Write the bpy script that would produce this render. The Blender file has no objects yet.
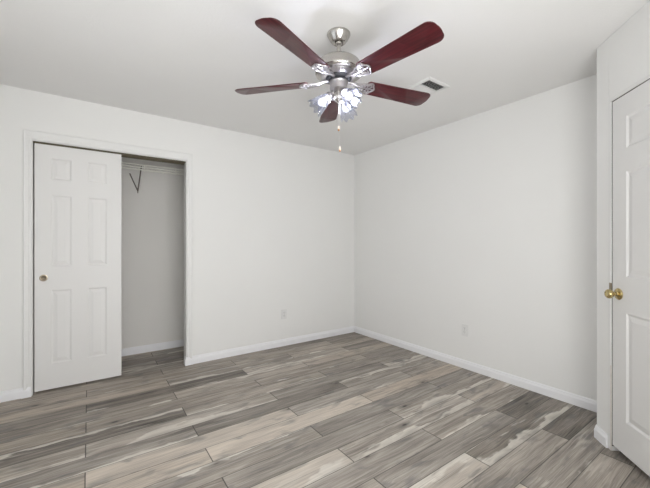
import bpy, bmesh, math, random
from mathutils import Vector, Matrix
R = math.radians
PI = math.pi
sc = bpy.context.scene
col = sc.collection

# ------------------------------------------------------------------ camera, light, exposure
cam_d = bpy.data.cameras.new('camera')
cam_d.sensor_width = 36.0
cam_d.lens = 36.0 * 333.0 / 650.0
cam_d.clip_start = 0.02
cam = bpy.data.objects.new('camera', cam_d)
cam.location = (-2.993, -3.525, 1.213)
cam.rotation_euler = (R(90), 0, R(-35.31))
col.objects.link(cam)
sc.camera = cam

world = bpy.data.worlds.new('sky')
sc.world = world
world.use_nodes = True
wn = world.node_tree.nodes
bgn = wn['Background']
bgn.inputs[0].default_value = (0.80, 0.88, 1.0, 1)
bgn.inputs[1].default_value = 1.0

def area(name, loc, rot, sx, sy, power, color):
    d = bpy.data.lights.new(name, 'AREA')
    d.shape = 'RECTANGLE'
    d.size = sx
    d.size_y = sy
    d.energy = power
    d.color = color
    o = bpy.data.objects.new(name, d)
    o.location = loc
    o.rotation_euler = rot
    col.objects.link(o)
    return o

# daylight entering through the two windows (behind and beside the camera)
area('daylight_front_window', (-2.56, -3.985, 1.10), (R(109), 0, 0), 1.75, 1.25, 58, (1.0, 1.0, 0.985))
area('daylight_left_window', (-3.545, -1.75, 1.40), (R(108), 0, R(-90)), 1.45, 1.25, 3.5, (1.0, 0.99, 0.96))

BULB_STRENGTH = 3.0      # glow of the frosted bulbs; each also holds a point lamp
BULB_WATTS = 3.2
sc.view_settings.view_transform = 'Standard'
sc.view_settings.look = 'None'
sc.view_settings.gamma = 1.0
sc.view_settings.use_curve_mapping = False
sc.view_settings.exposure = -0.04

# ------------------------------------------------------------------ helpers
def new_mat(name):
    m = bpy.data.materials.new(name)
    m.use_nodes = True
    nt = m.node_tree
    return m, nt, nt.nodes['Principled BSDF']

def simple(name, color, rough=0.5, metal=0.0, bump=0.0, bscale=200.0, var=0.0, vscale=3.0, spec=0.5, coat=0.0):
    m, nt, b = new_mat(name)
    N, L = nt.nodes, nt.links
    b.inputs['Base Color'].default_value = (*color, 1)
    b.inputs['Roughness'].default_value = rough
    b.inputs['Metallic'].default_value = metal
    b.inputs['Specular IOR Level'].default_value = spec
    b.inputs['Coat Weight'].default_value = coat
    geo = N.new('ShaderNodeNewGeometry')
    if var > 0:
        n = N.new('ShaderNodeTexNoise')
        n.inputs['Scale'].default_value = vscale
        n.inputs['Detail'].default_value = 4
        L.new(geo.outputs['Position'], n.inputs['Vector'])
        mx = N.new('ShaderNodeMix')
        mx.data_type = 'RGBA'
        mx.inputs[6].default_value = (*[c * (1 - var) for c in color], 1)
        mx.inputs[7].default_value = (*[min(1, c * (1 + var)) for c in color], 1)
        L.new(n.outputs['Fac'], mx.inputs[0])
        L.new(mx.outputs[2], b.inputs['Base Color'])
    if bump > 0:
        n2 = N.new('ShaderNodeTexNoise')
        n2.inputs['Scale'].default_value = bscale
        n2.inputs['Detail'].default_value = 3
        L.new(geo.outputs['Position'], n2.inputs['Vector'])
        bp = N.new('ShaderNodeBump')
        bp.inputs['Strength'].default_value = bump
        bp.inputs['Distance'].default_value = 0.002
        L.new(n2.outputs['Fac'], bp.inputs['Height'])
        L.new(bp.outputs[0], b.inputs['Normal'])
    return m

M = {}
M['wall'] = simple('wall_paint', (0.865, 0.862, 0.845), 0.75, bump=0.25, bscale=120, var=0.012, vscale=2.5, spec=0.3)
M['ceiling'] = simple('ceiling_paint', (0.865, 0.860, 0.850), 0.9, bump=0.5, bscale=90, var=0.015, vscale=3, spec=0.2)
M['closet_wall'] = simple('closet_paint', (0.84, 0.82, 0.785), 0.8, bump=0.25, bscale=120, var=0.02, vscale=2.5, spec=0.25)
M['trim'] = simple('trim_paint', (0.90, 0.90, 0.915), 0.38, bump=0.05, bscale=60)
M['casing'] = simple('casing_paint', (0.825, 0.822, 0.808), 0.45, bump=0.05, bscale=60)
M['door'] = simple('door_paint', (0.790, 0.782, 0.768), 0.52, bump=0.12, bscale=80)
M['jamb'] = simple('jamb_paint', (0.70, 0.665, 0.62), 0.5, var=0.22, vscale=22)
M['plastic'] = simple('outlet_plastic', (0.80, 0.80, 0.785), 0.3)
M['dark'] = simple('slot_dark', (0.16, 0.16, 0.155), 0.6)
M['gap_shade'] = simple('gap_shade_dark', (0.10, 0.09, 0.08), 0.7)
M['duct'] = simple('duct_dark', (0.05, 0.05, 0.047), 0.7)
M['nickel'] = simple('brushed_nickel', (0.52, 0.50, 0.47), 0.27, 1.0, bump=0.03, bscale=300)
M['nickel_bright'] = simple('polished_nickel', (0.50, 0.48, 0.49), 0.30, 1.0)
M['blackm'] = simple('flywheel_black', (0.02, 0.02, 0.022), 0.5)
M['brass'] = simple('polished_brass', (0.56, 0.45, 0.22), 0.13, 1.0)
M['antique'] = simple('antique_brass', (0.34, 0.29, 0.22), 0.3, 1.0)
M['pullcup'] = simple('dark_cup', (0.14, 0.115, 0.085), 0.45, 0.8)
M['track'] = simple('bronze_shade_track', (0.12, 0.10, 0.065), 0.5, 0.3)
M['shelf'] = simple('shelf_vinyl', (0.92, 0.91, 0.84), 0.35)
M['bracket'] = simple('shelf_bracket_steel', (0.20, 0.17, 0.15), 0.45, 0.4)
M['chain'] = simple('chain_metal', (0.78, 0.76, 0.72), 0.3, 0.6)
M['woodfob'] = simple('fob_wood', (0.42, 0.20, 0.08), 0.4)
M['ivory'] = simple('fob_ivory', (0.85, 0.72, 0.62), 0.4)
M['vent'] = simple('vent_enamel', (0.80, 0.80, 0.79), 0.4)

def cherry():
    m, nt, b = new_mat('cherry_blade')
    N, L = nt.nodes, nt.links
    tc = N.new('ShaderNodeTexCoord')
    mp = N.new('ShaderNodeMapping')
    mp.inputs['Scale'].default_value = (2.0, 38.0, 10.0)
    L.new(tc.outputs['Object'], mp.inputs[0])
    n = N.new('ShaderNodeTexNoise')
    n.inputs['Scale'].default_value = 2.2
    n.inputs['Detail'].default_value = 6
    n.inputs['Distortion'].default_value = 0.6
    L.new(mp.outputs[0], n.inputs['Vector'])
    cr = N.new('ShaderNodeValToRGB')
    cr.color_ramp.elements[0].position = 0.3
    cr.color_ramp.elements[0].color = (0.036, 0.004, 0.007, 1)
    cr.color_ramp.elements[1].position = 0.75
    cr.color_ramp.elements[1].color = (0.105, 0.012, 0.017, 1)
    L.new(n.outputs['Fac'], cr.inputs[0])
    L.new(cr.outputs[0], b.inputs['Base Color'])
    b.inputs['Roughness'].default_value = 0.33
    b.inputs['Specular IOR Level'].default_value = 0.4
    b.inputs['Coat Weight'].default_value = 0.12
    b.inputs['Coat Roughness'].default_value = 0.34
    return m
M['cherry'] = cherry()

def thin_glass():
    m, nt, b = new_mat('clear_glass')
    N, L = nt.nodes, nt.links
    N.remove(b)
    out = [n for n in N if n.type == 'OUTPUT_MATERIAL'][0]
    tr = N.new('ShaderNodeBsdfTransparent')
    tr.inputs[0].default_value = (0.80, 0.81, 0.86, 1)
    gl = N.new('ShaderNodeBsdfGlossy')
    gl.inputs[0].default_value = (0.95, 0.96, 1.0, 1)
    gl.inputs['Roughness'].default_value = 0.07
    tl = N.new('ShaderNodeBsdfTranslucent')
    tl.inputs[0].default_value = (0.92, 0.93, 1.0, 1)
    lw = N.new('ShaderNodeLayerWeight')
    lw.inputs[0].default_value = 0.20
    m1 = N.new('ShaderNodeMixShader')
    L.new(lw.outputs['Facing'], m1.inputs[0])
    L.new(tr.outputs[0], m1.inputs[1])
    L.new(gl.outputs[0], m1.inputs[2])
    m2 = N.new('ShaderNodeMixShader')
    m2.inputs[0].default_value = 0.006
    L.new(m1.outputs[0], m2.inputs[1])
    L.new(tl.outputs[0], m2.inputs[2])
    L.new(m2.outputs[0], out.inputs[0])
    return m
M['glass'] = thin_glass()

def emis(name, color, s):
    m, nt, b = new_mat(name)
    b.inputs['Base Color'].default_value = (0.9, 0.9, 0.9, 1)
    b.inputs['Emission Color'].default_value = (*color, 1)
    b.inputs['Emission Strength'].default_value = s
    return m
def bulb_mat():
    m, nt, b = new_mat('lit_bulb')
    N, L = nt.nodes, nt.links
    N.remove(b)
    out = [n for n in N if n.type == 'OUTPUT_MATERIAL'][0]
    e = N.new('ShaderNodeEmission')
    e.inputs[0].default_value = (0.90, 0.91, 1.0, 1)
    e.inputs[1].default_value = BULB_STRENGTH
    tr = N.new('ShaderNodeBsdfTransparent')
    mx = N.new('ShaderNodeMixShader')
    mx.inputs[0].default_value = 0.35
    L.new(tr.outputs[0], mx.inputs[1])
    L.new(e.outputs[0], mx.inputs[2])
    L.new(mx.outputs[0], out.inputs[0])
    return m
M['bulb'] = bulb_mat()

def window_glass():
    m, nt, b = new_mat('window_glass')
    b.inputs['Base Color'].default_value = (1, 1, 1, 1)
    b.inputs['Roughness'].default_value = 0.0
    b.inputs['Transmission Weight'].default_value = 1.0
    return m
M['pane'] = window_glass()

def floor_mat():
    """aged oak laminate planks: per-plank tone, grain, knots, pale wandering sapwood"""
    m, nt, b = new_mat('laminate_planks')
    N, L = nt.nodes, nt.links
    def math_(op, a, c=None, clamp=False):
        n = N.new('ShaderNodeMath')
        n.operation = op
        n.use_clamp = clamp
        for i, v in enumerate((a, c)):
            if v is None:
                continue
            if isinstance(v, (int, float)):
                n.inputs[i].default_value = v
            else:
                L.new(v, n.inputs[i])
        return n.outputs[0]
    def noise(vec, scale, detail=3, dist=0.0, rough=0.5):
        n = N.new('ShaderNodeTexNoise')
        n.inputs['Scale'].default_value = scale
        n.inputs['Detail'].default_value = detail
        n.inputs['Distortion'].default_value = dist
        n.inputs['Roughness'].default_value = rough
        L.new(vec, n.inputs['Vector'])
        return n.outputs['Fac']
    def sstep(v, lo, hi):
        n = N.new('ShaderNodeMapRange')
        n.interpolation_type = 'SMOOTHSTEP'
        n.inputs['From Min'].default_value = lo
        n.inputs['From Max'].default_value = hi
        L.new(v, n.inputs['Value'])
        return n.outputs[0]
    def mixc(f, a, c, mode='MIX'):
        n = N.new('ShaderNodeMix')
        n.data_type = 'RGBA'
        n.blend_type = mode
        for i, v in ((0, f), (6, a), (7, c)):
            if isinstance(v, (int, float)):
                n.inputs[i].default_value = v
            elif isinstance(v, tuple):
                n.inputs[i].default_value = (*v, 1)
            else:
                L.new(v, n.inputs[i])
        return n.outputs[2]
    uv = N.new('ShaderNodeUVMap')
    uv.uv_map = 'plank_uv'
    at = N.new('ShaderNodeAttribute')
    at.attribute_name = 'plank'
    sep = N.new('ShaderNodeSeparateColor')
    L.new(at.outputs['Color'], sep.inputs[0])
    tone, streak, seed = sep.outputs[0], sep.outputs[1], sep.outputs[2]
    warm = at.outputs['Alpha']
    su = N.new('ShaderNodeSeparateXYZ')
    L.new(uv.outputs[0], su.inputs[0])
    u, v = su.outputs[0], su.outputs[1]          # metres along / across the plank
    W = 0.1522
    # stretched coordinates with a per-plank offset
    def coords(fx, fy):
        cb = N.new('ShaderNodeCombineXYZ')
        L.new(math_('MULTIPLY', u, fx), cb.inputs[0])
        L.new(math_('MULTIPLY', v, fy), cb.inputs[1])
        L.new(math_('MULTIPLY', seed, 97.0), cb.inputs[2])
        return cb.outputs[0]
    warp = noise(coords(2.2, 9.0), 1.0, 3, 0.6)
    vw = math_('ADD', v, math_('MULTIPLY', math_('SUBTRACT', warp, 0.5), 0.07))
    cbw = N.new('ShaderNodeCombineXYZ')
    L.new(math_('MULTIPLY', u, 1.6), cbw.inputs[0])
    L.new(math_('MULTIPLY', vw, 85.0), cbw.inputs[1])
    L.new(math_('MULTIPLY', seed, 31.0), cbw.inputs[2])
    grain = noise(cbw.outputs[0], 1.0, 6, 0.3, 0.62)
    fine = noise(coords(6.0, 420.0), 1.0, 2)
    broad = noise(coords(1.6, 10.0), 1.0, 3, 0.8)
    blot = noise(coords(5.0, 16.0), 1.0, 4, 0.5)
    # plank base tone
    t = math_('ADD', tone, math_('MULTIPLY', math_('SUBTRACT', grain, 0.5), 0.72))
    t = math_('ADD', t, math_('MULTIPLY', math_('SUBTRACT', fine, 0.5), 0.42))
    t = math_('ADD', t, math_('MULTIPLY', math_('SUBTRACT', broad, 0.5), 0.60))
    t = math_('MAXIMUM', math_('MINIMUM', t, 1.0), 0.0)
    cr = N.new('ShaderNodeValToRGB')
    e = cr.color_ramp.elements
    e[0].position = 0.0
    e[0].color = (0.070, 0.063, 0.055, 1)
    e[1].position = 1.0
    e[1].color = (0.700, 0.640, 0.565, 1)
    k = e.new(0.35)
    k.color = (0.268, 0.240, 0.211, 1)
    k = e.new(0.65)
    k.color = (0.470, 0.426, 0.378, 1)
    t = math_('ADD', math_('MULTIPLY', math_('SUBTRACT', t, 0.45), 1.22), 0.47)
    L.new(t, cr.inputs[0])
    c = cr.outputs[0]
    c = mixc(math_('MULTIPLY', warm, 0.38), c, (1.12, 0.97, 0.80), 'MULTIPLY')
    # cool grey weathering patches
    c = mixc(math_('MULTIPLY', sstep(blot, 0.54, 0.70), 0.50), c, (0.135, 0.138, 0.142))
    # pale sapwood running in from one long edge of the plank with a wandering border
    side = math_('GREATER_THAN', math_('FRACT', math_('MULTIPLY', seed, 7.31)), 0.5)
    vn = math_('DIVIDE', v, W)
    vs = math_('ADD', math_('MULTIPLY', side, vn),
               math_('MULTIPLY', math_('SUBTRACT', 1.0, side), math_('SUBTRACT', 1.0, vn)))
    border = noise(coords(2.6, 3.0), 1.0, 4, 0.4)
    reach = math_('MULTIPLY', math_('SUBTRACT', border, 0.50), 1.7)
    reach = math_('ADD', reach, math_('SUBTRACT', math_('MULTIPLY', streak, 0.62), 0.20))
    reach = math_('ADD', reach, math_('MULTIPLY', sstep(streak, 0.45, 0.60), 0.07))
    rag = math_('MULTIPLY', math_('SUBTRACT', grain, 0.5), 0.22)
    sapd = math_('ADD', math_('SUBTRACT', reach, vs), rag)
    # pale band fades in across the grain and ends in a crisper wandering line
    sap = math_('MULTIPLY', sstep(sapd, -0.03, 0.08), math_('SUBTRACT', 1.0, math_('MULTIPLY', sstep(sapd, 0.08, 0.45), 0.50)))
    patch = sstep(noise(coords(3.4, 12.0), 1.0, 3, 0.9), 0.30, 0.50)
    sap = math_('MULTIPLY', sap, patch)
    sap = math_('MULTIPLY', sap, sstep(streak, 0.05, 0.25))
    inner = sstep(noise(coords(2.4, 30.0), 1.0, 5, 1.0), 0.55, 0.70)
    inner = math_('MULTIPLY', inner, math_('ADD', 0.10, math_('MULTIPLY', streak, 0.75)))
    sapf = math_('MAXIMUM', sap, inner)
    sapc = mixc(grain, (0.50, 0.46, 0.405), (0.90, 0.86, 0.78))
    c = mixc(math_('MULTIPLY', sapf, 0.90), c, sapc)
    # knots
    vo = N.new('ShaderNodeTexVoronoi')
    vo.inputs['Scale'].default_value = 1.0
    L.new(coords(2.6, 6.5), vo.inputs['Vector'])
    dist = vo.outputs['Distance']
    sepk = N.new('ShaderNodeSeparateColor')
    L.new(vo.outputs['Color'], sepk.inputs[0])
    has = math_('GREATER_THAN', sepk.outputs[0], 0.45)
    core = math_('MULTIPLY', math_('SUBTRACT', 1.0, sstep(dist, 0.03, 0.085)), has)
    halo = math_('MULTIPLY', math_('SUBTRACT', 1.0, sstep(dist, 0.06, 0.26)), has)
    c = mixc(math_('MULTIPLY', halo, 0.5), c, (0.16, 0.145, 0.13))
    c = mixc(math_('MULTIPLY', core, 0.85), c, (0.045, 0.038, 0.032))
    # fine dark checks along the grain
    chk = sstep(noise(coords(1.8, 150.0), 1.0, 4, 0.4), 0.60, 0.72)
    c = mixc(math_('MULTIPLY', chk, 0.38), c, (0.085, 0.075, 0.065))
    # tight dark joints between planks
    lu = N.new('ShaderNodeUVMap')
    lu.uv_map = 'edge_uv'
    sl = N.new('ShaderNodeSeparateXYZ')
    L.new(lu.outputs[0], sl.inputs[0])
    du = sl.outputs[0]
    de = sl.outputs[1]
    ev = math_('MINIMUM', v, math_('SUBTRACT', W, v))
    eu = math_('MINIMUM', du, de)
    jl = math_('SUBTRACT', 1.0, sstep(ev, 0.0010, 0.0032))
    je = math_('SUBTRACT', 1.0, sstep(eu, 0.0014, 0.0042))
    joint = math_('MAXIMUM', math_('MULTIPLY', jl, 0.75), math_('MULTIPLY', je, 0.85))
    c = mixc(joint, c, (0.045, 0.040, 0.035))
    L.new(c, b.inputs['Base Color'])
    rr = math_('ADD', 0.42, math_('MULTIPLY', grain, 0.22))
    L.new(rr, b.inputs['Roughness'])
    b.inputs['Specular IOR Level'].default_value = 0.38
    bp = N.new('ShaderNodeBump')
    bp.inputs['Strength'].default_value = 0.35
    bp.inputs['Distance'].default_value = 0.0015
    hgt = math_('SUBTRACT', grain, math_('MULTIPLY', joint, 1.5))
    L.new(hgt, bp.inputs['Height'])
    L.new(bp.outputs[0], b.inputs['Normal'])
    return m
M['floor'] = floor_mat()

def bm_box(bm, x0, x1, y0, y1, z0, z1):
    vs = [bm.verts.new((x, y, z)) for x in (x0, x1) for y in (y0, y1) for z in (z0, z1)]
    for f in ((0, 1, 3, 2), (4, 6, 7, 5), (0, 4, 5, 1), (2, 3, 7, 6), (0, 2, 6, 4), (1, 5, 7, 3)):
        bm.faces.new([vs[i] for i in f])

def bm_tube(bm, pts, r, seg=8, cap=True):
    pts = [Vector(p) for p in pts]
    rings = []
    for i, p in enumerate(pts):
        if i == 0:
            d = pts[1] - p
        elif i == len(pts) - 1:
            d = p - pts[i - 1]
        else:
            d = (pts[i + 1] - p).normalized() + (p - pts[i - 1]).normalized()
        d.normalize()
        a = Vector((0, 0, 1)) if abs(d.z) < 0.9 else Vector((1, 0, 0))
        u = d.cross(a).normalized()
        w = d.cross(u).normalized()
        rr = r[i] if isinstance(r, (list, tuple)) else r
        rings.append([bm.verts.new(p + rr * (math.cos(2 * PI * k / seg) * u + math.sin(2 * PI * k / seg) * w)) for k in range(seg)])
    for a, c in zip(rings, rings[1:]):
        for k in range(seg):
            bm.faces.new((a[k], a[(k + 1) % seg], c[(k + 1) % seg], c[k]))
    if cap:
        bm.faces.new(rings[0][::-1])
        bm.faces.new(rings[-1])

def bm_lathe(bm, prof, seg=40, mat=None, closed=False):
    """prof: list of (r, z)"""
    mat = mat or Matrix.Identity(4)
    rings = []
    for r, z in prof:
        if r < 1e-5:
            rings.append([bm.verts.new(mat @ Vector((0, 0, z)))])
        else:
            rings.append([bm.verts.new(mat @ Vector((r * math.cos(2 * PI * k / seg), r * math.sin(2 * PI * k / seg), z))) for k in range(seg)])
    for a, c in zip(rings, rings[1:]):
        for k in range(seg):
            k2 = (k + 1) % seg
            if len(a) == 1 and len(c) == 1:
                continue
            if len(a) == 1:
                bm.faces.new((a[0], c[k2], c[k]))
            elif len(c) == 1:
                bm.faces.new((a[k], a[k2], c[0]))
            else:
                bm.faces.new((a[k], a[k2], c[k2], c[k]))

def obj(name, bm, mat, parent=None, smooth=False, bevel=0.0, loc=None, rot=None):
    bmesh.ops.remove_doubles(bm, verts=bm.verts, dist=1e-6)
    bmesh.ops.recalc_face_normals(bm, faces=bm.faces)
    me = bpy.data.meshes.new(name)
    bm.to_mesh(me)
    bm.free()
    me.materials.append(M[mat] if isinstance(mat, str) else mat)
    if smooth:
        for p in me.polygons:
            p.use_smooth = True
        try:
            me.set_sharp_from_angle(angle=R(38))
        except Exception:
            pass
    o = bpy.data.objects.new(name, me)
    col.objects.link(o)
    if parent:
        o.parent = parent
    if loc is not None:
        o.location = loc
    if rot is not None:
        o.rotation_euler = rot
    if bevel > 0:
        md = o.modifiers.new('bevel', 'BEVEL')
        md.width = bevel
        md.segments = 2
        md.limit_method = 'ANGLE'
    return o

def struct(name, bm, mat, parent=None, **kw):
    o = obj(name, bm, mat, parent, **kw)
    if parent is None:
        o['kind'] = 'structure'
    return o

def thing(name, label, cat, loc=(0, 0, 0), rotz=0.0, group=None):
    o = bpy.data.objects.new(name, None)
    o.empty_display_size = 0.1
    o.location = loc
    o.rotation_euler = (0, 0, rotz)
    o['label'] = label
    o['category'] = cat
    if group:
        o['group'] = group
    col.objects.link(o)
    return o

H = 2.44
XL = -3.56          # left wall
YF = -4.00          # wall behind the camera
CD = 0.684          # closet depth (back wall)
CT = 0.100          # closet wall thickness
OX0, OX1, OZ = -3.368, -2.194, 2.048     # closet opening
PX, PY = -0.398, -2.807                  # outside corner of the angled entry wall
ANG = R(225)
def diag(x, y, z=0.0):
    """local (along the angled wall, into the wall) -> world"""
    return Vector((PX + x * math.cos(ANG) - y * math.sin(ANG), PY + x * math.sin(ANG) + y * math.cos(ANG), z))
DL = (PY - YF) / math.sin(R(45))         # length of the angled wall

# ------------------------------------------------------------------ floor
def build_floor():
    rnd = random.Random(7)
    # (row, left joint x) -> tone, streak, warm, seed
    T = {
        (0, -3.65): (.45, .10, .6), (0, -2.43): (.44, .05, .3), (0, -1.21): (.32, .0, .3),
        (1, -4.23): (.50, .05, .7), (1, -3.01): (.48, .25, .6), (1, -1.79): (.48, .1, .5), (1, -.57): (.42, 0, .4),
        (2, -3.65): (.58, .10, .8), (2, -2.43): (.44, .62, .3, 'b'), (2, -1.21): (.52, .35, .6),
        (3, -4.23): (.38, .30, .3), (3, -3.01): (.26, .20, .3), (3, -1.79): (.48, .65, .3, 'b'), (3, -.57): (.40, 0, .3),
        (4, -3.65): (.42, .30, .4), (4, -2.43): (.52, .50, .4), (4, -1.21): (.56, .10, .7),
        (5, -4.23): (.50, .05, .7), (5, -3.01): (.48, .10, .5), (5, -1.79): (.46, .30, .5), (5, -.57): (.40, .1, .2),
        (6, -3.65): (.24, .62, .2, 't'), (6, -2.43): (.46, .45, .4), (6, -1.21): (.42, .05, .2),
        (7, -4.23): (.52, .62, .4, 'b'), (7, -3.01): (.56, .70, .3, 'b'), (7, -1.79): (.42, .15, .1), (7, -.57): (.44, .8, .2, 'b'),
        (8, -3.65): (.40, .45, .1), (8, -2.43): (.34, .05, .1), (8, -1.21): (.44, .65, .2, 't'),
        (9, -4.23): (.60, .10, .8), (9, -3.01): (.70, .10, .5), (9, -1.79): (.50, .30, .1), (9, -.57): (.46, .2, .3),
        (10, -3.65): (.68, .10, .7), (10, -2.43): (.76, .15, .5), (10, -1.21): (.60, .05, .9),
        (11, -4.23): (.55, .1, .5), (11, -3.01): (.46, .45, .2), (11, -1.79): (.40, .05, .0), (11, -.57): (.42, .05, .1),
        (12, -3.65): (.50, .2, .4), (12, -2.43): (.42, .10, .0), (12, -1.21): (.46, .72, .3, 'b'),
        (13, -3.01): (.68, .60, .3, 'b'), (13, -1.79): (.50, .85, .2, 'b'), (13, -.57): (.52, .45, .4),
        (14, -3.65): (.50, .3, .2), (14, -2.43): (.44, .10, .0), (14, -1.21): (.46, .35, .3),
        (15, -3.01): (.50, .2, .2), (15, -1.79): (.42, .05, .0), (15, -.57): (.28, .05, .2),
        (16, -2.43): (.64, .70, .3, 't'), (16, -1.21): (.32, .80, .4, 'b'),
        (17, -3.01): (.50, .2, .2), (17, -1.79): (.44, .10, .2), (17, -.57): (.24, .05, .3),
        (18, -2.43): (.52, .10, .5), (18, -1.21): (.44, .50, .1, 'b'),
        (19, -1.79): (.44, .45, .3), (19, -.57): (.40, .1, .3),
        (20, -2.43): (.5, .2, .3), (20, -1.21): (.42, .2, .3),
    }
    W = 0.1522
    L = 1.22
    bm = bmesh.new()
    uvl = bm.loops.layers.uv.new('plank_uv')
    evl = bm.loops.layers.uv.new('edge_uv')
    cl = bm.loops.layers.float_color.new('plank')
    X0, X1, Y0, Y1 = -3.9, 1.9, -5.1, 0.95
    row = -8
    while True:
        ytop = -0.13 - W * (row - 1)
        ybot = ytop - W
        if ybot < Y0:
            break
        if ybot > Y1:
            row += 1
            continue
        off = -3.01 if row % 2 else -2.43
        k0 = int(math.floor((X0 - off) / L))
        k = k0
        while off + k * L < X1:
            xa, xb = off + k * L, off + (k + 1) * L
            key = (row, round(xa, 2))
            seed = rnd.random()
            rt, rs, rw = rnd.uniform(.34, .56), rnd.choice([0, .1, .3, .5]), rnd.uniform(.1, .6)
            ent = T.get(key, (rt, rs, rw))
            tone, st, wm = ent[:3]
            if len(ent) > 3:
                while ((seed * 7.31) % 1.0 > 0.5) != (ent[3] == 'b'):
                    seed = rnd.random()
            a, c_ = max(xa, X0), min(xb, X1)
            vs = [bm.verts.new(p) for p in ((a, ybot, 0), (c_, ybot, 0), (c_, ytop, 0), (a, ytop, 0))]
            f = bm.faces.new(vs)
            for lp in f.loops:
                x, y = lp.vert.co.x, lp.vert.co.y
                lp[uvl].uv = (x - xa + 3.1 * seed, y - ybot)
                lp[evl].uv = (x - xa, xb - x)
                lp[cl] = (tone, st, seed, wm)
            k += 1
        row += 1
    me = bpy.data.meshes.new('floor')
    bm.to_mesh(me)
    bm.free()
    me.materials.append(M['floor'])
    o = bpy.data.objects.new('floor', me)
    col.objects.link(o)
    o['kind'] = 'structure'
build_floor()

# ------------------------------------------------------------------ walls, ceiling
bm = bmesh.new()
bm_box(bm, -3.9, 1.9, -5.1, 0.95, H, H + 0.1)
ceil = struct('ceiling', bm, 'ceiling')

bm = bmesh.new()                    # wall with the closet opening
bm_box(bm, XL - 0.1, OX0, 0, CT, 0, H)
bm_box(bm, OX1, 0.1, 0, CT, 0, H)
bm_box(bm, OX0, OX1, 0, CT, OZ, H)
struct('wall_back', bm, 'wall')

bm = bmesh.new()
bm_box(bm, 0, 0.1, PY - 0.1, 0, 0, H)
struct('wall_right', bm, 'wall')

bm = bmesh.new()                    # short return behind the outside corner
bm_box(bm, PX, 0, PY - 0.1, PY, 0, H)
struct('wall_return', bm, 'wall')

def window_wall_left():
    y0, y1, z0, z1 = -2.50, -1.0, 0.75, 2.05
    bm = bmesh.new()
    bm_box(bm, XL - 0.12, XL, YF, y0, 0, H)
    bm_box(bm, XL - 0.12, XL, y1, 0, 0, H)
    bm_box(bm, XL - 0.12, XL, y0, y1, 0, z0)
    bm_box(bm, XL - 0.12, XL, y0, y1, z1, H)
    struct('wall_left', bm, 'wall')
    bm = bmesh.new()
    for a, b_ in ((y0, y0 + .04), (y1 - .04, y1), ((y0 + y1) / 2 - .02, (y0 + y1) / 2 + .02)):
        bm_box(bm, XL - 0.09, XL - 0.03, a, b_, z0, z1)
    bm_box(bm, XL - 0.09, XL - 0.03, y0 + .04, y1 - .04, z0, z0 + .04)
    bm_box(bm, XL - 0.09, XL - 0.03, y0 + .04, y1 - .04, z1 - .04, z1)
    w = struct('window_1', bm, 'trim')
    bm = bmesh.new()
    bm_box(bm, XL - 0.064, XL - 0.058, y0 + .04, y1 - .04, z0 + .04, z1 - .04)
    obj('pane', bm, 'pane', w)
window_wall_left()

def window_wall_front():
    x0, x1, z0, z1 = -3.46, -1.66, 0.45, 1.75
    bm = bmesh.new()
    bm_box(bm, XL - 0.12, x0, YF - 0.12, YF, 0, H)
    bm_box(bm, x1, diag(DL, 0).x + 0.12, YF - 0.12, YF, 0, H)
    bm_box(bm, x0, x1, YF - 0.12, YF, 0, z0)
    bm_box(bm, x0, x1, YF - 0.12, YF, z1, H)
    struct('wall_front', bm, 'wall')
    bm = bmesh.new()
    for a, b_ in ((x0, x0 + .04), (x1 - .04, x1), ((x0 + x1) / 2 - .02, (x0 + x1) / 2 + .02)):
        bm_box(bm, a, b_, YF - 0.09, YF - 0.03, z0, z1)
    bm_box(bm, x0 + .04, x1 - .04, YF - 0.09, YF - 0.03, z0, z0 + .04)
    bm_box(bm, x0 + .04, x1 - .04, YF - 0.09, YF - 0.03, z1 - .04, z1)
    w = struct('window_2', bm, 'trim')
    bm = bmesh.new()
    bm_box(bm, x0 + .04, x1 - .04, YF - 0.064, YF - 0.058, z0 + .04, z1 - .04)
    obj('pane', bm, 'pane', w)
window_wall_front()

# angled entry wall (local frame: x along, y into the wall)
DX0, DX1, DZ = 0.135, 0.902, 2.047       # clear door opening
JX, JZ = 0.110, 2.066                    # outer line of the jamb edge
WT = 0.115
def loc_obj(o):
    o.location = (PX, PY, 0)
    o.rotation_euler = (0, 0, ANG)
    return o
bm = bmesh.new()
bm_box(bm, 0, JX, 0, WT, 0, H)
bm_box(bm, DX1 + 0.025, DL + 0.1, 0, WT, 0, H)
bm_box(bm, JX, DX1 + 0.025, 0, WT, JZ, H)
loc_obj(struct('wall_angled', bm, 'wall', bevel=0.004))
bm = bmesh.new()                         # hall behind the door
bm_box(bm, -0.1, DL + .1, 1.1, 1.2, 0, H)
bm_box(bm, -0.1, 0.0, WT, 1.1, 0, H)
bm_box(bm, DL + 0.0, DL + .1, WT, 1.1, 0, H)
loc_obj(struct('wall_hall', bm, 'wall'))

# door jamb of the entry (thin painted wood edge, flush with the wall)
bm = bmesh.new()
bm_box(bm, JX + 0.0025, DX0, -0.004, WT, 0.002, JZ - 0.0025)
bm_box(bm, DX1, DX1 + 0.0225, -0.004, WT, 0.002, JZ - 0.0025)
bm_box(bm, DX0, DX1, -0.004, WT, DZ, JZ - 0.0025)
bm_box(bm, DX0, DX0 + 0.012, 0.046, 0.085, 0.002, DZ)      # stop
bm_box(bm, DX1 - 0.012, DX1, 0.046, 0.085, 0.002, DZ)
bm_box(bm, DX0 + .012, DX1 - .012, 0.046, 0.085, DZ - 0.012, DZ)
jamb = loc_obj(struct('trim_1', bm, 'casing', bevel=0.0012))
bm = bmesh.new()
bm_box(bm, DX0 - 0.0002, DX0 + 0.0030, 0.0012, 0.044, 0.03, DZ - 0.0028)
bm_box(bm, DX0 - 0.0002, DX1, 0.0012, 0.044, DZ - 0.0030, DZ + 0.0002)
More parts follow.
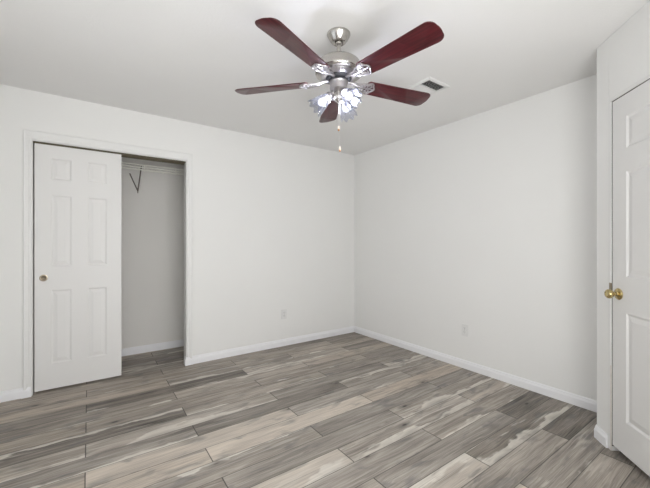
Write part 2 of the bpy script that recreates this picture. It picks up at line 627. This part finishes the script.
gs = obj('gap_shade_strip', bm, 'gap_shade', jamb)  # added dark strip standing in for the shade inside the door gap
gs['label'] = 'thin dark strip painted as the shade in the door gap'
bm = bmesh.new()
bm_box(bm, DX0 - 0.012, DX0 + 0.0012, -0.0052, 0.020, 0.925, 0.985)
sp = obj('strike_plate', bm, 'antique', jamb)
sp['label'] = 'small dark brass strike plate'
# scuffed bare wood low on the jamb
bm = bmesh.new()
bm_box(bm, DX0 - 0.0040, DX0 + 0.0008, -0.0046, 0.004, 0.004, 0.50)
obj('worn_edge', bm, 'jamb', jamb)

# closet interior
bm = bmesh.new()
bm_box(bm, XL - 0.1, -1.40, CD, CD + 0.1, 0, H)
struct('wall_closet_back', bm, 'closet_wall')
bm = bmesh.new()
bm_box(bm, -1.60, -1.50, CT, CD, 0, H)
struct('wall_closet_right', bm, 'closet_wall')
bm = bmesh.new()
bm_box(bm, XL - 0.1, XL, CT, CD, 0, H)
struct('wall_closet_left', bm, 'closet_wall')

# closet jamb liner + casing
bm = bmesh.new()
bm_box(bm, OX0 - 0.0, OX0 + 0.006, 0.0, CT, 0, OZ)
bm_box(bm, OX1 - 0.006, OX1, 0.0, CT, 0, OZ)
bm_box(bm, OX0 + .006, OX1 - .006, 0.0, CT, OZ - 0.006, OZ)
struct('trim_2', bm, 'casing')

def casing():
    """mitred colonial casing around the closet opening"""
    wl, wt_ = 0.050, 0.070
    prof = [(0.0, 0.010), (0.10, 0.013), (0.45, 0.013), (0.55, 0.0155), (0.80, 0.018), (0.93, 0.018), (1.0, 0.014)]
    bm = bmesh.new()
    def ring(t, d):
        return [(OX0 - t * wl, -d, 0.0), (OX0 - t * wl, -d, OZ + t * wt_), (OX1 + t * wl, -d, OZ + t * wt_), (OX1 + t * wl, -d, 0.0)]
    rings = [ring(0, 0)] + [ring(t, d) for t, d in prof] + [ring(1, 0)]
    vr = [[bm.verts.new(p) for p in r] for r in rings]
    for a, c in zip(vr, vr[1:]):
        for k in range(3):
            bm.faces.new((a[k], a[k + 1], c[k + 1], c[k]))
    struct('trim_3', bm, 'casing')
casing()

# ------------------------------------------------------------------ baseboards
def base_run(bm, pts, closed=False):
    """pts: 2D path at the wall face, room on the left-hand side of travel"""
    prof = [(0.0, 0.0), (0.013, 0.0), (0.013, 0.052), (0.0105, 0.060), (0.0085, 0.064), (0.0075, 0.073), (0.0045, 0.079), (0.0, 0.080)]
    P = [Vector(p) for p in pts]
    n = len(P)
    nor = []
    for i in range(n - 1):
        d = (P[i + 1] - P[i]).normalized()
        nor.append(Vector((-d.y, d.x)))
    rings = []
    for i in range(n):
        if i == 0:
            m = nor[0]
        elif i == n - 1:
            m = nor[-1]
        else:
            s = nor[i - 1] + nor[i]
            m = s / (1 + nor[i - 1].dot(nor[i]))
        rings.append([bm.verts.new((P[i].x + m.x * o, P[i].y + m.y * o, z)) for o, z in prof])
    for a, c in zip(rings, rings[1:]):
        for k in range(len(prof) - 1):
            bm.faces.new((a[k], a[k + 1], c[k + 1], c[k]))
    bm.faces.new(rings[0][::-1])
    bm.faces.new(rings[-1])

cth = 0.0186
bm = bmesh.new()
# right part of the closet wall, then round into the jamb (board runs across the casing foot)
base_run(bm, [(0.0, 0.0), (OX1 + 0.048, 0.0), (OX1 + 0.047, -0.008), (OX1 - 0.006, -0.008), (OX1 - 0.006, 0.045)])
struct('baseboard_back', bm, 'trim')
bm = bmesh.new()
base_run(bm, [(OX0, -0.008), (OX0 - 0.049, -0.008), (OX0 - 0.050, 0.0), (XL, 0.0)])
struct('baseboard_back_left', bm, 'trim')
bm = bmesh.new()
base_run(bm, [(0.0, PY), (0.0, -0.013)])
struct('baseboard_right', bm, 'trim')
bm = bmesh.new()
a = diag(JX - 0.001, 0)
base_run(bm, [(a.x, a.y), (PX, PY), (0.0, PY)])
struct('baseboard_angled', bm, 'trim')
bm = bmesh.new()
base_run(bm, [(-1.60, CD), (XL, CD)])
struct('baseboard_closet', bm, 'trim')
bm = bmesh.new()
base_run(bm, [(XL, -0.013), (XL, YF), (diag(DL, 0).x, YF)])
struct('baseboard_left', bm, 'trim')

# ------------------------------------------------------------------ panel doors
def panel_door(name, w, z0, z1, panels, th=0.035):
    """front face at y=0 facing -y; panels: list of (x0,x1,z0,z1)"""
    bm = bmesh.new()
    xs = sorted({0, w} | {p[0] for p in panels} | {p[1] for p in panels})
    zs = sorted({z0, z1} | {p[2] for p in panels} | {p[3] for p in panels})
    def quad(ps):
        bm.faces.new([bm.verts.new(p) for p in ps])
    for side, ys in ((0.0, 1), (th, -1)):
        for i in range(len(xs) - 1):
            for j in range(len(zs) - 1):
                cell = (xs[i], xs[i + 1], zs[j], zs[j + 1])
                inp = any(abs(cell[0] - p[0]) < 1e-6 and abs(cell[1] - p[1]) < 1e-6 and abs(cell[2] - p[2]) < 1e-6 and abs(cell[3] - p[3]) < 1e-6 for p in panels)
                if not inp:
                    quad([(cell[0], side, cell[2]), (cell[1], side, cell[2]), (cell[1], side, cell[3]), (cell[0], side, cell[3])])
                else:
                    levels = [(0, 0), (0.004, 0.0028), (0.011, 0.0065), (0.017, 0.0065), (0.040, 0.0020), (0.043, 0.0018)]
                    prev = None
                    for ins, dep in levels:
                        y = side + ys * dep
                        r = [(cell[0] + ins, y, cell[2] + ins), (cell[1] - ins, y, cell[2] + ins), (cell[1] - ins, y, cell[3] - ins), (cell[0] + ins, y, cell[3] - ins)]
                        if prev:
                            for k in range(4):
                                quad([prev[k], prev[(k + 1) % 4], r[(k + 1) % 4], r[k]])
                        prev = r
                    quad(prev)
    # edges
    for i in range(len(xs) - 1):
        for z in (z0, z1):
            quad([(xs[i], 0, z), (xs[i + 1], 0, z), (xs[i + 1], th, z), (xs[i], th, z)])
    for j in range(len(zs) - 1):
        for x in (0, w):
            quad([(x, 0, zs[j]), (x, 0, zs[j + 1]), (x, th, zs[j + 1]), (x, th, zs[j])])
    return struct(name, bm, 'door')

ZP = [(0.225, 0.830), (1.030, 1.615), (1.745, 1.922)]
# sliding closet door
pan = [(a, b_, c, d) for c, d in ZP for a, b_ in ((0.104, 0.238), (0.350, 0.488))]
d1 = panel_door('door_1', 0.600, 0.017, 2.028, pan)
d1.location = (-3.353, 0.024, 0)
fp = bmesh.new()
mt = Matrix.Translation((0.056, 0, 0.935)) @ Matrix.Rotation(R(90), 4, 'X')
bm_lathe(fp, [(0.0185, 0.0006), (0.0200, 0.0028), (0.0235, 0.0030), (0.0270, 0.0020), (0.0275, 0.0)], 36, mt)
fo = obj('finger_pull', fp, 'antique', d1, smooth=True)
fp = bmesh.new()
bm_lathe(fp, [(0.0, 0.0006), (0.014, 0.0006), (0.0188, 0.0018)], 36, mt)  # inside of the pull, coloured darker than its rim
obj('cup', fp, 'pullcup', fo, smooth=True)
fo['label'] = 'round brass finger pull cup'

# entry door in the angled wall
pan = [(a, b_, c, d) for c, d in ZP for a, b_ in ((0.110, 0.330), (0.428, 0.648))]
d2 = panel_door('door_2', 0.760, 0.040, 2.0425, pan)
dp = diag(0.1395, 0.003)
d2.location = dp
d2.rotation_euler = (0, 0, ANG)
def door_knob():
    bm = bmesh.new()
    mt = Matrix.Translation((0.053, 0, 0.928)) @ Matrix.Rotation(R(90), 4, 'X')
    bm_lathe(bm, [(0.0, 0.0), (0.0325, 0.0), (0.0330, 0.003), (0.030, 0.007), (0.022, 0.010), (0.014, 0.0125), (0.012, 0.016)], 40, mt)
    o = obj('door_knob', bm, 'brass', d2, smooth=True)
    o['label'] = 'polished brass round knob on a rosette'
    bm = bmesh.new()
    bm_lathe(bm, [(0.0105, 0.014), (0.0105, 0.028), (0.015, 0.032), (0.0225, 0.038), (0.0265, 0.047), (0.0255, 0.056), (0.021, 0.062), (0.014, 0.0640), (0.011, 0.0625), (0.0, 0.062)], 40, mt)
    obj('knob_grip', bm, 'brass', o, smooth=True)
    bm = bmesh.new()
    bm_box(bm, -0.004, 0.0, 0.008, 0.026, 0.915, 0.940)
    obj('latch', bm, 'antique', d2)
door_knob()

# bronze sliding track under the closet header, dark to stand for closet shade
bm = bmesh.new()
bm_box(bm, OX0 + .007, OX1 - .007, 0.018, 0.022, OZ - 0.020, OZ - 0.006)
bm_box(bm, OX0 + .007, OX1 - .007, 0.060, 0.064, OZ - 0.020, OZ - 0.006)
bm_box(bm, OX0 + .007, OX1 - .007, 0.094, 0.098, OZ - 0.026, OZ - 0.006)
bm_box(bm, OX0 + .007, OX1 - .007, 0.018, 0.098, OZ - 0.0085, OZ - 0.0062)
struct('trim_4', bm, 'track')

# ------------------------------------------------------------------ wire shelf in the closet
def wire_shelf():
    z = 2.035
    yb, yf = CD - 0.006, CD - 0.305
    x0, x1 = XL + 0.01, -1.61
    s = thing('wire_shelf', 'white wire closet shelf with hanging rod and dark brace', 'shelf', ((x0 + x1) / 2, CD, z))
    s_off = Vector(s.location)
    def L_(p):
        return Vector(p) - s_off
    bm = bmesh.new()
    n = int((x1 - x0) / 0.0254)
    for i in range(n + 1):
        x = x0 + (x1 - x0) * i / n
        bm_tube(bm, [L_((x, yb, z)), L_((x, yf, z)), L_((x, yf - 0.001, z - 0.030))], 0.0018, 5)
    obj('deck_wire', bm, 'shelf', s, smooth=True)
    for y, zz, r in ((yb, z - .003, .0035), ((yb + yf) / 2, z - .003, .003), (yf, z - .003, .0052), (yf - .002, z - .030, .0056)):
        bm = bmesh.new()
        bm_tube(bm, [L_((x0, y, zz)), L_((x1, y, zz))], r, 8)
        obj('cross_rail', bm, 'shelf', s, smooth=True)
    bm = bmesh.new()
    bm_tube(bm, [L_((x0, yf + 0.012, z - 0.052)), L_((x1, yf + 0.012, z - 0.052))], 0.0065, 12)
    obj('hanging_rod', bm, 'shelf', s, smooth=True)
    for x in (-2.524, -2.222, -1.9, -2.83, -3.14, -3.42):
        bm = bmesh.new()
        bm_tube(bm, [L_((x, yf - .002, z + .002)), L_((x, yf - .006, z - 0.055)), L_((x, yf + 0.004, z - 0.068)), L_((x, yf + .018, z - 0.062))], 0.0046, 8)
        obj('rod_hook', bm, 'shelf', s, smooth=True)
    # diagonal brace from the wall up to the front lip
    x = -2.553
    bm = bmesh.new()
    bm_box(bm, x - .0045 - s_off.x, x + .0045 - s_off.x, 0 - 0.002, 0.0, 1.775 - z, 1.835 - z)
    bm_tube(bm, [L_((x, CD - .004, 1.795)), L_((x, yf + .004, z - .030))], 0.0062, 8)
    bm_tube(bm, [L_((x, yf + .004, z - .032)), L_((x, yf - .006, z - .018))], 0.0052, 8)
    bm_tube(bm, [L_((x, CD - .005, 1.797)), L_((x - .078, CD - .005, 1.985))], 0.0060, 8)  # added arm flat on the wall, standing in for the brace's shadow
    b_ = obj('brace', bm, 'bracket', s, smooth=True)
    b_['label'] = 'dark metal diagonal brace under the shelf, its shadow built as a second arm'
    for i in range(9):
        xx = x0 + 0.1 + i * 0.23
        bm = bmesh.new()
        bm_box(bm, xx - .006 - s_off.x, xx + .006 - s_off.x, -0.014, 0.0, -0.014, 0.008)
        obj('wall_clip', bm, 'shelf', s)
wire_shelf()

# ------------------------------------------------------------------ outlets
def outlet(label, loc, rotz):
    t = thing('power_outlet', label, 'outlet', loc, rotz, None)
    bm = bmesh.new()
    bm_box(bm, -0.035, 0.035, -0.006, 0.0, -0.057, 0.057)
    obj('cover_plate', bm, 'plastic', t, bevel=0.003)
    for s in (-1, 1):
        bm = bmesh.new()
        mt = Matrix.Translation((0, 0, s * 0.0195))
        vs = []
        for k in range(24):
            a_ = 2 * PI * k / 24
            vs.append((0.0165 * math.cos(a_), max(-0.0135, min(0.0135, 0.0165 * math.sin(a_)))))
        f0 = [bm.verts.new((x, -0.0058, s * 0.0195 + y)) for x, y in vs]
        f1 = [bm.verts.new((x, -0.0080, s * 0.0195 + y)) for x, y in vs]
        bm.faces.new(f1)
        for k in range(24):
            bm.faces.new((f0[k], f0[(k + 1) % 24], f1[(k + 1) % 24], f1[k]))
        r = obj('receptacle', bm, 'plastic', t)
        bm = bmesh.new()
        bm_box(bm, -0.0075, -0.0050, -0.0085, -0.0075, s * .0195 - .001, s * .0195 + .0075)
        bm_box(bm, 0.0050, 0.0075, -0.0085, -0.0075, s * .0195 - .001, s * .0195 + .0065)
        bm_box(bm, -0.0022, 0.0022, -0.0085, -0.0075, s * .0195 - .0095, s * .0195 - .0050)
        obj('slots', bm, 'dark', r)
    bm = bmesh.new()
    mt = Matrix.Rotation(R(90), 4, 'X')
    bm_lathe(bm, [(0.003, 0.0055), (0.003, 0.0070), (0, 0.0074)], 16, mt)
    obj('screw', bm, 'nickel', t, smooth=True)
outlet('white duplex outlet on the closet wall left of the room corner', (-1.096, 0, 0.378), 0)
outlet('white duplex outlet low on the plain right wall', (0, -1.663, 0.374), R(-90))

# ------------------------------------------------------------------ ceiling vent
def ceiling_vent():
    x0, x1, y0, y1 = -0.957, -0.703, -1.978, -1.752
    cx, cy = (x0 + x1) / 2, (y0 + y1) / 2
    t = thing('ceiling_vent', 'white two-way louvred air register in the ceiling beside the fan blade', 'vent', (cx, cy, H))
    hx, hy = (x1 - x0) / 2, (y1 - y0) / 2
    ix, iy = hx - 0.028, hy - 0.028
    bm = bmesh.new()
    lv = [(hx, hy, 0.0), (hx, hy, -0.004), (hx - .008, hy - .008, -0.010), (ix + .004, iy + .004, -0.011), (ix, iy, -0.008), (ix, iy, 0.0)]
    rings = [[bm.verts.new((sx * a, sy * b_, z)) for sx, sy in ((-1, -1), (1, -1), (1, 1), (-1, 1))] for a, b_, z in lv]
    for a, c in zip(rings, rings[1:]):
        for k in range(4):
            bm.faces.new((a[k], a[(k + 1) % 4], c[(k + 1) % 4], c[k]))
    bm_box(bm, -ix, ix, -0.004, 0.004, -0.010, -0.001)
    obj('frame', bm, 'vent', t)
    bm = bmesh.new()
    bm_box(bm, -ix, ix, -iy, iy, -0.0012, -0.0004)
    obj('duct_opening', bm, 'duct', t)
    # two louvre banks: the one nearer the camera corner opens toward it, the other faces away
    for side in (-1, 1):
        bm = bmesh.new()
        n = 6
        for i in range(n):
            yc = side * (0.007 + (iy - 0.009) * (i + 0.5) / n)
            tilt = -side * R(40)
            w_ = 0.0070
            dy, dz = w_ * math.cos(tilt), w_ * math.sin(tilt)
            th = 0.0005
            vs = [bm.verts.new((x, py, pz)) for x in (-ix, ix) for py, pz in ((yc - dy, -0.006 - dz - th), (yc + dy, -0.006 + dz - th), (yc + dy, -0.006 + dz + th), (yc - dy, -0.006 - dz + th))]
            for f in ((0, 1, 2, 3), (7, 6, 5, 4), (0, 4, 5, 1), (1, 5, 6, 2), (2, 6, 7, 3), (3, 7, 4, 0)):
                bm.faces.new([vs[q] for q in f])
        obj('louvre_bank', bm, 'vent', t)
ceiling_vent()

# ------------------------------------------------------------------ ceiling fan
def ceiling_fan():
    fx, fy = -1.802, -1.982
    t = thing('ceiling_fan', 'brushed nickel ceiling fan with five cherry blades and three lit glass shades', 'ceiling fan', (fx, fy, H))
    Z = lambda z: z - H
    def lathe(name, prof, mat, seg=48, parent=t, label=None):
        bm = bmesh.new()
        bm_lathe(bm, [(r, Z(z)) for r, z in prof], seg)
        o = obj(name, bm, mat, parent, smooth=True)
        if label:
            o['label'] = label
        return o
    lathe('canopy', [(0.0, 2.4395), (0.068, 2.4395), (0.0685, 2.434), (0.066, 2.428), (0.056, 2.410), (0.044, 2.394), (0.038, 2.388), (0.034, 2.386), (0.030, 2.389), (0.0, 2.391)], 'nickel')
    lathe('downrod', [(0.0, 2.40), (0.016, 2.395), (0.021, 2.387), (0.018, 2.378), (0.0115, 2.374), (0.0115, 2.305), (0.020, 2.300), (0.022, 2.280), (0.0, 2.280)], 'nickel', 28)
    lathe('motor_housing', [(0.0, 2.290), (0.030, 2.2895), (0.085, 2.284), (0.112, 2.276), (0.124, 2.266), (0.128, 2.254),
                            (0.129, 2.236), (0.134, 2.230), (0.139, 2.222), (0.139, 2.212), (0.134, 2.204), (0.122, 2.199),
                            (0.104, 2.198), (0.100, 2.202), (0.0, 2.204)], 'nickel', 64)
    # ribbed decorative vent ring beneath the housing
    bm = bmesh.new()
    bm_lathe(bm, [(0.070, Z(2.203)), (0.100, Z(2.201)), (0.092, Z(2.190)), (0.078, Z(2.182)), (0.060, Z(2.181))], 60)
    n = 44
    for i in range(n):
        a_ = 2 * PI * i / n
        ca, sa = math.cos(a_), math.sin(a_)
        bm_tube(bm, [(0.103 * ca, 0.103 * sa, Z(2.198)), (0.096 * ca, 0.096 * sa, Z(2.189)), (0.080 * ca, 0.080 * sa, Z(2.180))], 0.0024, 6)
    o = obj('vent_ring', bm, 'nickel_bright', t, smooth=True)
    o['label'] = 'bright ribbed vent ring'
    lathe('flywheel', [(0.0, 2.184), (0.074, 2.184), (0.076, 2.178), (0.070, 2.170), (0.050, 2.168), (0.0, 2.168)], 'blackm', 48, t, 'black flywheel')
    lathe('switch_housing', [(0.0, 2.170), (0.046, 2.170), (0.053, 2.164), (0.055, 2.156), (0.052, 2.150), (0.050, 2.128), (0.053, 2.122), (0.051, 2.112), (0.040, 2.104), (0.030, 2.100), (0.0, 2.099)], 'nickel_bright')
    lathe('light_fitter', [(0.0, 2.101), (0.026, 2.101), (0.032, 2.094), (0.035, 2.080), (0.033, 2.064), (0.024, 2.050), (0.012, 2.043), (0.007, 2.036), (0.0, 2.034)], 'nickel')

    # ---- blades
    HB = 2.160
    pitch = R(12)
    def blade_mesh():
        bm = bmesh.new()
        r0, r1 = 0.176, 0.642
        w0, w1 = 0.054, 0.068         # half widths
        out = []
        rc = 0.040
        # root end (slightly rounded)
        out += [(r0 + 0.010, -w0), ]
        nseg = 16
        for i in range(nseg + 1):
            f = i / nseg
            x = r0 + 0.010 + f * (r1 - rc - r0 - 0.010)
            w = w0 + (w1 - w0) * (f ** 0.85)
            out.append((x, -w))
        for i in range(1, 9):
            a_ = -PI / 2 + PI / 2 * i / 8
            out.append((r1 - rc + rc * math.cos(a_), -(w1 - rc) + rc * math.sin(a_)))
        for i in range(1, 9):
            f = i / 9
            out.append((r1 + 0.004 * math.sin(PI * f), -(w1 - rc) + 2 * (w1 - rc) * f))
        for i in range(0, 9):
            a_ = PI / 2 * i / 8
            out.append((r1 - rc + rc * math.cos(a_), (w1 - rc) + rc * math.sin(a_)))
        for i in range(nseg, -1, -1):
            f = i / nseg
            x = r0 + 0.010 + f * (r1 - rc - r0 - 0.010)
            w = w0 + (w1 - w0) * (f ** 0.85)
            out.append((x, w))
        out += [(r0, w0 - 0.012), (r0, -w0 + 0.012)]
        cl = []
        for p in out:
            if not cl or (abs(p[0] - cl[-1][0]) + abs(p[1] - cl[-1][1])) > 1e-5:
                cl.append(p)
        th = 0.0055
        rings = []
        lev = ((0.0020, 0.0), (0.0, 0.0015), (0.0, th - 0.0015), (0.0020, th))
        cx = 0.42
        for ins, z in lev:
            ring = []
            for x, y in cl:
                v = Vector((x - cx, y))
                l = v.length
                v *= (l - ins) / l
                ring.append(bm.verts.new((v.x + cx, v.y, z)))
            rings.append(ring)
        m = len(cl)
        for a, c in zip(rings, rings[1:]):
            for k in range(m):
                bm.faces.new((a[k], a[(k + 1) % m], c[(k + 1) % m], c[k]))
        bm.faces.new(rings[0][::-1])
        bm.faces.new(rings[-1])
        return bm
    def iron_mesh():
        """ornate leaf-shaped blade iron: open scrollwork plate below the blade plus arm"""
        bm = bmesh.new()
        z0 = -0.0035
        # outline of the leaf as a bead
        pts = []
        for k in range(49):
            a_ = 2 * PI * k / 48
            rr = 1.0 + 0.10 * math.cos(5 * a_)
            x = 0.193 + 0.040 * math.cos(a_) * rr
            y = 0.044 * math.sin(a_) * rr
            pts.append((x, y, z0))
        bm_tube(bm, pts, 0.0050, 8, cap=False)
        # inner scrolls
        for s in (-1, 1):
            sp_ = []
            for k in range(26):
                a_ = k / 25 * 2.6 * PI
                rr = 0.020 * (1 - k / 34)
                sp_.append((0.195 - rr * math.cos(a_) * 1.05, s * (0.019 + rr * math.sin(a_)), z0))
            bm_tube(bm, sp_, 0.0034, 7)
            bm_tube(bm, [(0.165, s * 0.006, z0), (0.178, s * 0.026, z0), (0.205, s * 0.037, z0)], 0.0036, 7)
        bm_tube(bm, [(0.150, 0, z0), (0.195, 0, z0), (0.232, 0, z0)], [0.0060, 0.0045, 0.0030], 8)
        # arm to the flywheel
        bm_tube(bm, [(0.060, 0, 0.014), (0.090, 0, 0.012), (0.118, 0, 0.001), (0.140, 0, -0.004), (0.165, 0, -0.0035)], [0.011, 0.011, 0.010, 0.009, 0.006], 10)
        bm_tube(bm, [(0.095, 0.008, 0.010), (0.130, 0.020, -0.002), (0.160, 0.030, -0.0035)], 0.0048, 8)
        bm_tube(bm, [(0.095, -0.008, 0.010), (0.130, -0.020, -0.002), (0.160, -0.030, -0.0035)], 0.0048, 8)
        for x, y in ((0.187, 0.0), (0.208, 0.022), (0.208, -0.022)):
            bm_lathe(bm, [(0.0, z0 - 0.0075), (0.0045, z0 - 0.0065), (0.0062, z0 - 0.003), (0.0062, z0 + 0.003)], 12, Matrix.Translation((x, y, 0)))
        return bm
    bme = blade_mesh()
    b0 = obj('blade', bme, 'cherry', t, smooth=True)
    i0 = obj('blade_iron', iron_mesh(), 'nickel_bright', t, smooth=True)
    i0['label'] = 'bright openwork scroll blade iron'
    for k in range(5):
        a_ = R(60.2) + k * 2 * PI / 5 - (R(2.0) if k == 2 else 0)
        for src in (b0, i0):
            o = src if k == 0 else src.copy()
            if k:
                col.objects.link(o)
                o.parent = t
            # radial axis x, +y (counter-clockwise) edge hangs lower
            o.rotation_mode = 'XYZ'
            m = Matrix.Rotation(a_, 4, 'Z') @ Matrix.Rotation(-pitch, 4, 'X')
            o.rotation_euler = m.to_euler()
            o.location = (0, 0, Z(HB))
    # ---- light kit
    def arm_frame(ang):
        return Matrix.Rotation(ang, 4, 'Z')
    AX = R(40)                       # shade axis below horizontal
    base = Vector((0.046, 0, Z(2.086)))
    # local z along the shade axis (outward and down)
    ax = Vector((math.cos(AX), 0, -math.sin(AX)))
    rotm = ax.to_track_quat('Z', 'Y').to_matrix().to_4x4()
    LM = Matrix.Translation(base) @ rotm
    def cup():
        bm = bmesh.new()
        bm_lathe(bm, [(0.0, -0.022), (0.011, -0.022), (0.012, -0.006), (0.020, 0.0), (0.0235, 0.006), (0.0245, 0.022), (0.022, 0.024), (0.014, 0.024), (0.0, 0.024)], 28, LM)
        return bm
    def shade():
        """tulip shade of clear ribbed glass with a scalloped mouth"""
        bm = bmesh.new()
        seg, nz = 72, 14
        rings = []
        for i in range(nz + 1):
            f = i / nz
            r = 0.023 + 0.016 * math.sin(min(1, f * 1.5) * PI / 2) + 0.015 * f ** 2.2
            ring = []
            for k in range(seg):
                a_ = 2 * PI * k / seg
                rib = 1 + (0.018 + 0.045 * f) * math.cos(8 * a_)
                zz = 0.016 + 0.106 * f + 0.008 * f ** 3 * math.cos(8 * a_)
                ring.append(bm.verts.new(LM @ Vector((r * rib * math.cos(a_), r * rib * math.sin(a_), zz))))
            rings.append(ring)
        for a, c in zip(rings, rings[1:]):
            for k in range(seg):
                bm.faces.new((a[k], a[(k + 1) % seg], c[(k + 1) % seg], c[k]))
        return bm
    def bulb():
        bm = bmesh.new()
        bm_lathe(bm, [(0.0, 0.026), (0.011, 0.026), (0.012, 0.036), (0.016, 0.046), (0.0215, 0.060), (0.0225, 0.070), (0.020, 0.081), (0.012, 0.090), (0.0, 0.093)], 24, LM)
        return bm
    cups = obj('lamp_holder', cup(), 'nickel_bright', t, smooth=True)
    shd = obj('glass_shade', shade(), 'glass', t, smooth=True)
    sm = shd.modifiers.new('thickness', 'SOLIDIFY')
    sm.thickness = 0.0022
    shd['label'] = 'clear ribbed tulip shade with a scalloped mouth'
    blb = obj('light_bulb', bulb(), 'bulb', t, smooth=True)
    blb['label'] = 'glowing frosted bulb'
    for k in range(3):
        for src in (cups, shd, blb):
            o = src if k == 0 else src.copy()
            if k:
                col.objects.link(o)
                o.parent = t
            o.rotation_euler = (0, 0, R(146 + 120 * k))
        ld = bpy.data.lights.new('bulb_light', 'POINT')
        ld.energy = BULB_WATTS
        ld.color = (0.90, 0.92, 1.0)
        ld.shadow_soft_size = 0.016
        lo = bpy.data.objects.new('bulb_light', ld)
        lo.location = Matrix.Rotation(R(146 + 120 * k), 4, 'Z') @ (LM @ Vector((0, 0, 0.066)))
        col.objects.link(lo)
        lo.parent = t
    # ---- pull chains
    for (cx_, cy_, zt, zb) in ((-0.026, -0.034, 2.115, 1.885), (-0.024, -0.042, 2.115, 1.765)):
        bm = bmesh.new()
        n = int((zt - zb) / 0.0046)
        for i in range(n + 1):
            zc = zt - 0.0046 * i
            bmesh.ops.create_icosphere(bm, subdivisions=1, radius=0.0017, matrix=Matrix.Translation((cx_, cy_, Z(zc))))
        ch = obj('pull_chain', bm, 'chain', t, smooth=True)
        bm = bmesh.new()
        mt = Matrix.Translation((cx_, cy_, Z(zb)))
        bm_lathe(bm, [(0.0, 0.004), (0.0035, 0.003), (0.0065, -0.004), (0.0070, -0.012), (0.0050, -0.016)], 18, mt)
        obj('fob', bm, 'ivory', ch, smooth=True)
        bm = bmesh.new()
        bm_lathe(bm, [(0.0050, -0.0155), (0.0062, -0.019), (0.0050, -0.025), (0.0, -0.027)], 18, mt)
        tip = obj('fob_tip', bm, 'woodfob', ch, smooth=True)
        tip['label'] = 'brown wooden tip'
ceiling_fan()
